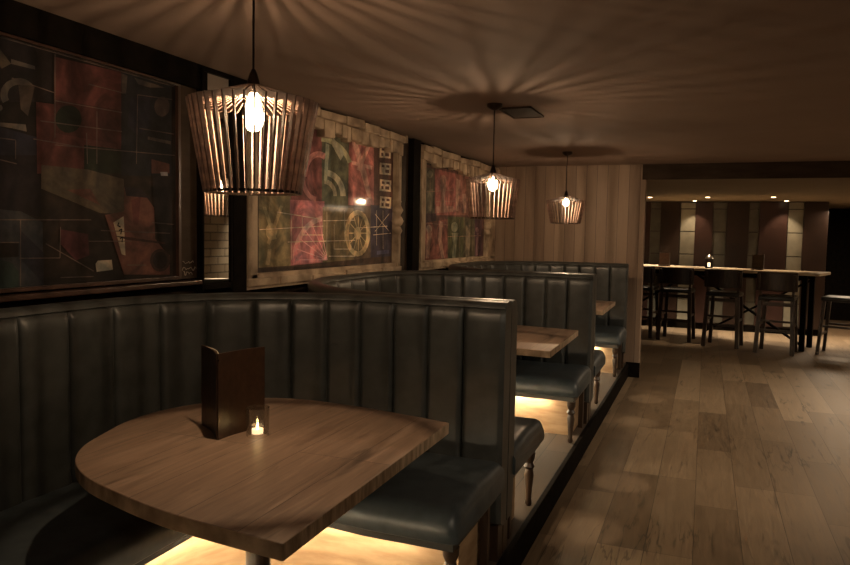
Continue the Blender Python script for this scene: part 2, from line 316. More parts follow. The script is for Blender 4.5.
def booth(yc, y0, y1, label):
    root = empty('restaurant_booth', (-1.6, yc, PZ), label, 'booth', 'curved leather booths along the left wall')
    inv = Matrix.Translation((1.6, -yc, -PZ))
    R = (1.12, .86)
    path = upath(XI, XA, y0, y1, *R, .0042)
    tot = path[-1][4]; last = .19; ch = .167
    # channel seams measured from the aisle ends towards the middle
    nch = int(round((tot-2*last)/ch)); w = (tot-2*last)/nch
    q = [tot-last-ch*k for k in range(7)]
    while q[-1]-.215 > last+.11: q.append(q[-1]-.215)
    q[-1] = last; q = q[::-1]
    def bulge(s):
        if s < last: u = s/last; 
        elif s > tot-last: u = (tot-s)/last
        else:
            k = max(i for i in range(len(q)) if q[i] <= s+1e-6); k = min(k, len(q)-2); u = (s-q[k])/(q[k+1]-q[k])
        if s < last or s > tot-last: v = min(1, (1-u)*2)  if u > .5 else 1
        else: v = 1-abs(2*u-1)
        v = min(1, max(0, v)/.30); return .001+.026*math.sqrt(max(0, 1-(1-v)**2))
    zb = .30-PZ+PZ
    def prof(s, t):
        b = bulge(s); e = min(s, t-s); k = 1 if e > .02 else .55+.45*e/.02
        o = [(.03, PZ+.16), (-b*.5*k, PZ+.18)]
        for z in (.45, .7, .95, 1.15, TOP-.09): o.append((-b*k, z))
        o += [(-b*.85*k, TOP-.06), (-b*.45*k, TOP-.036), (0, TOP-.032)]                # channel heads tuck under the rolled top
        for a in range(0, 181, 30): o.append((.040-.048*math.cos(math.radians(a)), TOP-.028+.028*math.sin(math.radians(a))))
        o += [(.086, TOP-.05), (.084, .8), (.082, PZ+.16)]
        return o
    sweep(path, prof, 'backrest', M['leather'], root).matrix_parent_inverse = inv
    # seat cushion
    D = .62; zt = .625; z0 = .50
    sp = upath(XI+.004, XA+.012, y0+.004, y1-.004, *R)
    seams = [sp[-1][4]*f for f in (.23, .42, .58, .77)]
    def cprof(s, t):
        e = min(s, t-s); k = 1.0
        if e < .05: k = math.sqrt(max(0, 1-((.05-e)/.05)**2))
        g = min(abs(s-q) for q in seams); sg = .010*max(0, 1-g/.016)
        de = min(1, max(0, (min(s, t-s)-.35)/.9)); dd = D+.035-.095*de
        zt2 = z0+.06+(zt-z0-.06)*(.35+.65*k)-sg; d = dd*(1-.02*(1-k))-sg*.6
        return [(0, z0), (0, zt2-.012), (-.05, zt2), (-d*.5, zt2+.010), (-d+.08, zt2-.002), (-d+.040, zt2-.014), (-d+.012, zt2-.040), (-d, zt2-.072), (-d+.002, z0+.01), (-d+.012, z0)]
    sweep(sp, cprof, 'seat_cushion', M['leather2'], root, angle=70).matrix_parent_inverse = inv
    def rprof(s, t):
        de = min(1, max(0, (min(s, t-s)-.35)/.9)); dd = D+.035-.095*de
        return [(-.05, z0-.035), (-.05, z0-.002), (-dd+.03, z0-.002), (-dd+.03, z0-.035)]
    sp2 = upath(XI, XA-.01, y0, y1, *R)
    sweep(sp2, rprof, 'seat_rail', M['leather3'], root, angle=30).matrix_parent_inverse = inv
    sp3 = upath(XI, XA-.075, y0, y1, *R)
    sweep(sp3, lambda s, t: [(0, PZ), (0, z0-.052), (-.36, z0-.052), (-.36, PZ)], 'base_panel', M['ply_base'], root, angle=30).matrix_parent_inverse = inv
    sp4 = upath(XI, XA-.24, y0, y1, *R)
    st = sweep(sp4, lambda s, t: [(-.395, z0-.066), (-.395, z0-.052), (-.415, z0-.052), (-.415, z0-.066)], 'light_strip', M['led'], root, angle=30)
    st.matrix_parent_inverse = inv; st['label'] = 'warm glowing light strip'
    # turned front legs and square rear legs at the aisle ends
    H = z0-.05-PZ
    for yl, yr in ((y0+D-.075, y0+.10), (y1-D+.075, y1-.10)):
        mb = MB().lathe([(.014, 0), (.020, .015), (.016, .04), (.019, .10), (.027, .17), (.020, .20), (.030, .215), (.020, .235), (.030, .26), (.032, H)], (XA-.045, yl, PZ), 14)
        mb.build('leg', M['dark_wood'], root, smooth=True, angle=40).matrix_parent_inverse = inv
        MB().box((XA-.045, yr, PZ+H/2), (.035, .035, H), bev=.003).build('leg', M['dark_wood'], root).matrix_parent_inverse = inv
    for yy in (y0-.045, y1+.045):
        MB().box((XA-.035, yy, PZ+.095), (.04, .075, .19), bev=.003).build('end_post', M['dark_wood'], root).matrix_parent_inverse = inv
    return root
booth(1.75, .36, 2.99, 'dark leather booth nearest the camera, wrapped around the table with the menu')
booth(4.36, 3.17, 5.53, 'second dark leather booth from the front, around the middle table')
booth(6.95, 5.715, 8.12, 'farthest dark leather booth, against the vertical-boarded wall')

# ------------------------------------------------------------------ tables
def catmull(P, n=6):
    out = []
    for i in range(len(P)-1):
        p0 = P[max(0, i-1)]; p1 = P[i]; p2 = P[i+1]; p3 = P[min(len(P)-1, i+2)]
        for k in range(n):
            t = k/n
            out.append(tuple(.5*((2*p1[j])+(-p0[j]+p2[j])*t+(2*p0[j]-5*p1[j]+4*p2[j]-p3[j])*t*t+(-p0[j]+3*p1[j]-3*p2[j]+p3[j])*t**3) for j in (0, 1)))
    out.append(P[-1]); return out
o1 = [(-.855, 2.463), (-1.10, 2.515), (-1.318, 2.548), (-1.53, 2.553), (-1.70, 2.500), (-1.835, 2.36), (-1.915, 2.18), (-1.92, 2.00), (-1.872, 1.83), (-1.815, 1.69), (-1.72, 1.575), (-1.59, 1.49), (-1.42, 1.43), (-1.25, 1.385), (-1.09, 1.36), (-.848, 1.335)]
o2 = [(x, y-1.93) for x, y in o1]
def table(outline, yc, label):
    cx = -1.36
    root = empty('booth_table', (cx, yc, PZ), label, 'table', 'rounded wooden booth tables')
    pts = [(x-cx, y-yc) for x, y in catmull(outline)]
    H = .907-PZ
    t = MB().prism(pts, H-.042, H, 1, 0).build('tabletop', [M['table'], M['table_edge']], root, bevel=.003)
    MB().lathe([(.045, .03), (.040, .05), (.040, H-.07), (.055, H-.06), (.055, H-.042)], (.04, 0, 0), 24).build('pedestal', M['dark_wood'], root, smooth=True, angle=40)
    MB().lathe([(.25, 0), (.25, .012), (.20, .022), (.05, .032)], (.04, 0, 0), 32).build('foot', M['metal'], root, smooth=True, angle=40)
    return root
table(o1, 1.93, 'rounded oak table in the nearest booth, holding a menu and tealight')
table([(x, y*.94+4.83) for x, y in o2], 4.83, 'rounded wooden table in the second booth')
table([(x-.03, y*.94+7.42) for x, y in o2], 7.42, 'small visible corner of wooden table in the farthest booth')

# menu: two hinged leatherette leaves with sheets inside
root = empty('menu_folder', (-1.48, 1.93, .907), 'dark brown leather menu folder standing open on the nearest table', 'menu')
sp_ = Vector((0, 0, 0)); mh = .287
def leaf(a, b, th, mat, name, z0=0, z1=mh, curl=0):
    a = Vector(a); b = Vector(b); d = (b-a).normalized(); n = Vector((-d.y, d.x, 0))
    mb = MB(); pts = [];
    for k in range(9):
        t = k/8; p = a.lerp(b, t)+n*curl*math.sin(PI*t); pts.append(p)
    poly = [(p.x, p.y) for p in pts]+[((p+n*th).x, (p+n*th).y) for p in reversed(pts)]
    return mb.prism(poly, z0, z1).build(name, mat, root, bevel=.0008)
leaf((0, 0, 0), (-.165, .132, 0), .004, M['menu'], 'cover', curl=-.010)
leaf((0, 0, 0), (.046, .200, 0), -.004, M['menu'], 'cover', curl=.01)
leaf((-.010, .020, 0), (.030, .186, 0), .003, M['paper'], 'page', .01, mh-.004, .010)
leaf((-.014, .022, 0), (-.140, .126, 0), -.003, M['paper'], 'page', .01, mh-.004, -.010)
MB().tube([(.004, -.001, mh-.02), (.0075, -.004, mh-.02)], .0035, 10).build('stud', M['metal'], root)

# tealight
tx, ty = -1.385, 2.02
root = empty('tealight_holder', (tx, ty, .907), 'small clear glass tealight holder with lit candle beside the menu', 'candle')
MB().lathe([(.034, 0), (.037, .004), (.040, .100), (.0370, .100), (.0345, .014), (.0, .012)], seg=28, caps=False).build('glass_cup', M['glass'], root, smooth=True, angle=50)
MB().lathe([(.019, .011), (.019, .026), (.017, .024), (.001, .0235)], seg=20).build('candle', M['wax'], root, smooth=True, angle=50)
MB().lathe([(.001, .026), (.003, .029), (.004, .034), (.0025, .041), (.0005, .047)], seg=12).build('flame', M['flame'], root, smooth=True)

# ------------------------------------------------------------------ pendant lamps
def pendant(x, y, rt, rb, zr, zbot, zd, nf, bulb_z, label, en=34, cw=.013):
    root = empty('pendant_lamp', (x, y, ZC), label, 'lamp', 'slatted wooden pendant lamps')
    q = lambda z: z-ZC
    mb = MB(); th = .0050
    rd = .036
    for i in range(nf):
        a = 2*PI*i/nf; ca, sa = math.cos(a), math.sin(a)
        outer = [(rd, q(zd)), (rt*.80, q(zr)+.010), (rt, q(zr)), (rb, q(zbot))]
        inner = [(rb-cw, q(zbot)), (rt-cw*1.3, q(zr)-cw), (rt*.78, q(zr)-.012), (rd, q(zd)-.018)]
        P = outer+inner; fa = []; fb = []
        for r, z in P:
            fa.append(mb.bm.verts.new((r*ca-th/2*sa, r*sa+th/2*ca, z))); fb.append(mb.bm.verts.new((r*ca+th/2*sa, r*sa-th/2*ca, z)))
        n = len(P)
        # quads across the profile so concave slats stay clean
        for k in range(3):
            mb.bm.faces.new((fa[k], fa[k+1], fa[n-2-k], fa[n-1-k])); mb.bm.faces.new((fb[n-1-k], fb[n-2-k], fb[k+1], fb[k]))
        for k in range(n): mb.bm.faces.new((fa[k], fb[k], fb[(k+1) % n], fa[(k+1) % n]))
    mb.build('slatted_shade', M['lamp_wood'], root)
    mb = MB()
    def ring(r0, r1, z0, z1):
        seg = 48; R = [[mb.bm.verts.new((r*math.cos(2*PI*i/seg), r*math.sin(2*PI*i/seg), z)) for i in range(seg)] for r, z in ((r0, z0), (r1, z0), (r1, z1), (r0, z1))]
        for j in range(4):
            for i in range(seg): mb.bm.faces.new((R[j][i], R[j][(i+1) % seg], R[(j+1) % 4][(i+1) % seg], R[(j+1) % 4][i]))
    ring(rb-cw, rb-.002, q(zbot), q(zbot)+.008)
    mb.build('hoop', M['metal'], root); mb = MB()
    ring(rd-.006, rd+.006, q(zd)-.018, q(zd)-.008)
    mb.lathe([(.018, q(zd)-.010), (rd+.004, q(zd)-.010), (rd+.004, q(zd)-.006), (.018, q(zd)-.004)], seg=32)  # added disc blocking the bulb, darkens the ceiling around the rose
    mb.build('shadow_disc', M['metal'], root)
    MB().lathe([(.006, q(zd)+.050), (.013, q(zd)+.035), (.019, q(zd)+.012), (.020, q(zd)-.005), (.017, q(zd)-.022)], seg=18).build('lamp_holder', M['metal'], root, smooth=True, angle=50)
    MB().tube([(0, 0, q(zd)+.045), (0, 0, -.02)], .0035, 8).build('cord', M['cord'], root, smooth=True)
    MB().lathe([(.006, -.04), (.03, -.032), (.048, -.018), (.050, 0)], seg=24).build('ceiling_rose', M['metal'], root, smooth=True, angle=50)
    zb = q(bulb_z); s = 1.0
    top = q(zd)-.022
    b = MB().lathe([(.013, top), (.016, top-.012), (.027, zb+.018), (.031, zb-.005), (.028, zb-.030), (.016, zb-.046), (.001, zb-.050)], seg=20, caps=False).build('bulb', M['bulb'], root, smooth=True)
    f = MB()
    for k in range(4):
        a = k*PI/2+.4; f.tube([(.010*math.cos(a), .010*math.sin(a), zb-.028), (.008*math.cos(a+.3), .008*math.sin(a+.3), zb+.022)], .0020, 6)
    f.build('filament', M['filament'], b)
    l = bpy.data.lights.new('bulb_light', 'POINT'); l.energy = en; l.color = (1, .75, .53); l.shadow_soft_size = .010
    lo = bpy.data.objects.new('bulb_light', l); col.objects.link(lo); lo.parent = b; lo.location = (0, 0, zb)
    return root
pendant(-1.32, 1.90, 0.200, .150, 1.995, 1.715, 2.045, 40, 1.955, 'large slatted wooden pendant lamp hanging over the nearest table')
pendant(-1.275, 4.42, .172, .143, 1.948, 1.70, 1.99, 32, 1.925, 'middle slatted wooden pendant lamp hanging over the second booth')
pendant(-1.30, 7.10, .195, .145, 1.948, 1.722, 1.995, 32, 1.94, 'farthest slatted pendant lamp hanging before the vertical-boarded wall')

# ceiling access hatch
root = empty('ceiling_hatch', (-1.18, 4.745, ZC), 'square dark access hatch in the ceiling behind the middle pendant lamp', 'hatch')
MB().box((0, 0, -.004), (.185, .36, .008)).build('hatch_panel', M['wall_brown'], root)
for sx in (-1, 1): MB().box((sx*.10, 0, -.006), (.014, .39, .012)).build('frame_side', M['wall_brown'], root)
for sy in (-1, 1): MB().box((0, sy*.188, -.006), (.214, .014, .012)).build('frame_side', M['wall_brown'], root)

# ------------------------------------------------------------------ artworks (wall coordinates: y, z)
ART1=([([(1.898,2.296),(2.819,2.284),(2.815,1.869),(1.886,1.791)],(0.012,0.008,0.007)),([(1.898,2.296),(2.133,2.284),(2.129,2.09),(1.892,2.049)],(0.02,0.016,0.02)),([(1.89,1.963),(2.066,1.943),(2.063,1.806),(1.886,1.791)],(0.022,0.024,0.05)),([(1.887,1.857),(2.075,1.877),(2.07,1.637),(1.883,1.666)],(0.02,0.015,0.022)),([(2.143,2.268),(2.492,2.282),(2.493,1.842),(2.057,1.805),(2.058,2.078),(2.14,2.083)],(0.13,0.022,0.018)),([(2.14,2.101),(2.489,2.117),(2.487,1.966),(2.137,1.971)],(0.09,0.016,0.014)),([(2.273,2.046),(2.27,2.028),(2.26,2.011),(2.245,1.996),(2.226,1.986),(2.206,1.98),(2.187,1.98),(2.169,1.986),(2.155,1.996),(2.147,2.01),(2.144,2.026),(2.147,2.043),(2.157,2.06),(2.171,2.074),(2.189,2.085),(2.208,2.091),(2.228,2.092),(2.247,2.087),(2.261,2.077),(2.27,2.063)],(0.02,0.03,0.018)),([(2.284,1.942),(2.494,1.946),(2.493,1.842),(2.282,1.824)],(0.02,0.03,0.018)),([(2.492,2.287),(2.81,2.282),(2.807,1.857),(2.485,1.831)],(0.02,0.024,0.035)),([(2.547,2.184),(2.666,2.206),(2.664,2.075),(2.588,2.021),(2.524,2.055)],(0.022,0.024,0.05)),([(2.796,2.184),(2.793,2.169),(2.786,2.155),(2.774,2.143),(2.76,2.134),(2.744,2.129),(2.728,2.129),(2.714,2.133),(2.703,2.141),(2.696,2.153),(2.693,2.167),(2.696,2.182),(2.703,2.196),(2.714,2.208),(2.729,2.217),(2.744,2.222),(2.76,2.223),(2.775,2.219),(2.786,2.21),(2.794,2.198)],(0.12,0.08,0.07)),([(2.57,2.273),(2.697,2.271),(2.761,2.267),(2.666,2.249),(2.591,2.25)],(0.14,0.12,0.1)),([(2.492,2.277),(2.527,2.274),(2.518,2.195),(2.493,2.19)],(0.11,0.09,0.08)),([(1.916,2.049),(1.91,2.06),(1.907,2.073),(1.908,2.086),(1.912,2.1),(1.92,2.113),(1.931,2.126),(1.945,2.136),(1.96,2.145),(1.977,2.151),(1.993,2.154),(2.01,2.154),(2.025,2.15),(2.038,2.144),(2.048,2.134),(2.021,2.117),(2.015,2.122),(2.007,2.126),(1.998,2.128),(1.988,2.129),(1.978,2.127),(1.968,2.123),(1.959,2.118),(1.951,2.112),(1.944,2.104),(1.939,2.096),(1.937,2.088),(1.936,2.08),(1.938,2.072),(1.942,2.065)],(0.14,0.12,0.1)),([(1.954,2.216),(2.055,2.212),(2.055,2.199),(1.953,2.198)],(0.14,0.12,0.1)),([(1.982,2.126),(2.054,2.14),(2.02,2.018),(1.99,2.039)],(0.08,0.06,0.05)),([(1.897,2.253),(1.953,2.198),(1.914,2.172),(1.896,2.194)],(0.12,0.095,0.06)),([(1.914,2.031),(1.914,2.027),(1.912,2.024),(1.909,2.021),(1.905,2.018),(1.901,2.017),(1.897,2.017),(1.893,2.018),(1.89,2.02),(1.888,2.023),(1.888,2.027),(1.888,2.031),(1.89,2.034),(1.893,2.037),(1.897,2.04),(1.901,2.041),(1.905,2.041),(1.909,2.04),(1.912,2.038),(1.914,2.035)],(0.14,0.12,0.1)),([(1.89,1.976),(2.009,1.985),(2.013,1.959),(1.948,1.963),(1.89,1.963)],(0.14,0.12,0.1)),([(2.648,2.024),(2.8,2.021),(2.8,2.006),(2.648,2.01)],(0.14,0.12,0.1)),([(2.67,1.923),(2.79,1.912),(2.79,1.867),(2.67,1.857)],(0.17,0.05,0.03)),([(2.074,1.84),(2.301,1.842),(2.499,1.817),(2.497,1.664),(2.361,1.663),(2.072,1.748)],(0.12,0.095,0.06)),([(2.19,1.751),(2.312,1.763),(2.362,1.696)],(0.17,0.05,0.03)),([(1.883,1.662),(1.981,1.657),(2.075,1.618),(2.075,1.367),(1.875,1.361)],(0.05,0.06,0.075)),([(1.974,1.589),(2.078,1.498),(2.075,1.376),(1.972,1.481)],(0.03,0.03,0.05)),([(1.878,1.479),(1.936,1.465),(1.966,1.428),(1.964,1.36),(1.875,1.361)],(0.03,0.06,0.055)),([(1.88,1.54),(1.968,1.536),(1.967,1.486),(1.878,1.484)],(0.02,0.015,0.015)),([(2.155,1.592),(2.296,1.573),(2.301,1.483),(2.232,1.465),(2.154,1.534)],(0.1,0.012,0.02)),([(2.499,1.786),(2.63,1.751),(2.684,1.698),(2.69,1.553),(2.738,1.508),(2.787,1.473),(2.786,1.38),(2.493,1.394),(2.388,1.656),(2.497,1.675)],(0.17,0.05,0.03)),([(2.541,1.725),(2.6,1.749),(2.583,1.618),(2.554,1.618)],(0.13,0.022,0.018)),([(2.499,1.786),(2.6,1.782),(2.661,1.742),(2.512,1.744)],(0.03,0.02,0.03)),([(2.677,1.853),(2.806,1.841),(2.803,1.495),(2.738,1.519),(2.683,1.687)],(0.025,0.02,0.025)),([(2.434,1.624),(2.494,1.654),(2.502,1.479),(2.48,1.485)],(0.55,0.47,0.32)),([(2.79,1.449),(2.786,1.432),(2.776,1.417),(2.761,1.406),(2.741,1.399),(2.72,1.397),(2.699,1.4),(2.681,1.409),(2.667,1.421),(2.657,1.437),(2.654,1.453),(2.658,1.47),(2.667,1.484),(2.682,1.496),(2.701,1.503),(2.721,1.506),(2.742,1.503),(2.761,1.495),(2.777,1.482),(2.786,1.467)],(0.06,0.03,0.025)),([(2.77,1.45),(2.767,1.437),(2.76,1.426),(2.749,1.417),(2.735,1.412),(2.72,1.411),(2.706,1.413),(2.692,1.419),(2.682,1.429),(2.675,1.44),(2.673,1.453),(2.676,1.465),(2.682,1.476),(2.693,1.485),(2.706,1.49),(2.721,1.492),(2.736,1.49),(2.75,1.484),(2.761,1.475),(2.767,1.463)],(0.03,0.02,0.025)),([(2.332,1.447),(2.345,1.46),(2.422,1.462),(2.427,1.418),(2.338,1.413)],(0.55,0.47,0.32)),([(2.725,1.868),(2.774,1.872),(2.777,1.854),(2.731,1.851)],(0.5,0.5,0.55)),([(2.44,1.566),(2.517,1.562),(2.754,1.536),(2.754,1.528),(2.517,1.548)],(0.06,0.02,0.02))],
[([(1.898,2.283),(2.819,2.284)],0.004,(0.16,0.12,0.1)),([(1.952,2.146),(2.141,2.127)],0.004,(0.16,0.12,0.1)),([(2.14,2.097),(2.489,2.107)],0.004,(0.16,0.12,0.1)),([(2.072,2.008),(2.488,2.024)],0.004,(0.16,0.12,0.1)),([(2.136,1.924),(2.824,1.956)],0.004,(0.16,0.12,0.1)),([(2.307,2.194),(2.49,2.193)],0.004,(0.16,0.12,0.1)),([(2.583,2.201),(2.81,2.22)],0.004,(0.16,0.12,0.1)),([(2.039,1.935),(2.265,1.93)],0.004,(0.16,0.12,0.1)),([(2.144,2.277),(2.137,1.952)],0.004,(0.16,0.12,0.1)),([(2.349,2.089),(2.345,1.87)],0.004,(0.16,0.12,0.1)),([(2.293,1.992),(2.295,1.865)],0.004,(0.16,0.12,0.1)),([(2.583,2.201),(2.572,1.891)],0.004,(0.16,0.12,0.1)),([(1.889,1.92),(1.962,1.921),(1.96,1.85)],0.004,(0.16,0.12,0.1)),([(1.887,1.843),(1.965,1.833)],0.004,(0.16,0.12,0.1)),([(2.589,2.053),(2.817,2.057)],0.004,(0.16,0.12,0.1)),([(1.882,1.623),(2.31,1.633)],0.004,(0.16,0.12,0.1)),([(1.967,1.48),(2.15,1.477),(2.155,1.601)],0.004,(0.16,0.12,0.1)),([(2.084,1.535),(2.319,1.417)],0.004,(0.16,0.12,0.1)),([(2.151,1.398),(2.318,1.394)],0.004,(0.16,0.12,0.1)),([(2.36,1.589),(2.787,1.58)],0.004,(0.16,0.12,0.1)),([(2.295,1.543),(2.538,1.543)],0.004,(0.16,0.12,0.1)),([(1.975,1.625),(1.969,1.355)],0.004,(0.16,0.12,0.1)),([(1.88,1.54),(1.968,1.54)],0.004,(0.16,0.12,0.1)),([(2.667,1.629),(2.813,1.623)],0.004,(0.16,0.12,0.1)),([(2.508,1.436),(2.626,1.432)],0.004,(0.16,0.12,0.1)),([(2.462,1.625),(2.454,1.611),(2.471,1.606)],0.006,(0.012,0.008,0.007)),([(2.461,1.59),(2.479,1.596),(2.471,1.574)],0.006,(0.012,0.008,0.007)),([(2.467,1.553),(2.482,1.562),(2.478,1.538)],0.006,(0.012,0.008,0.007))])
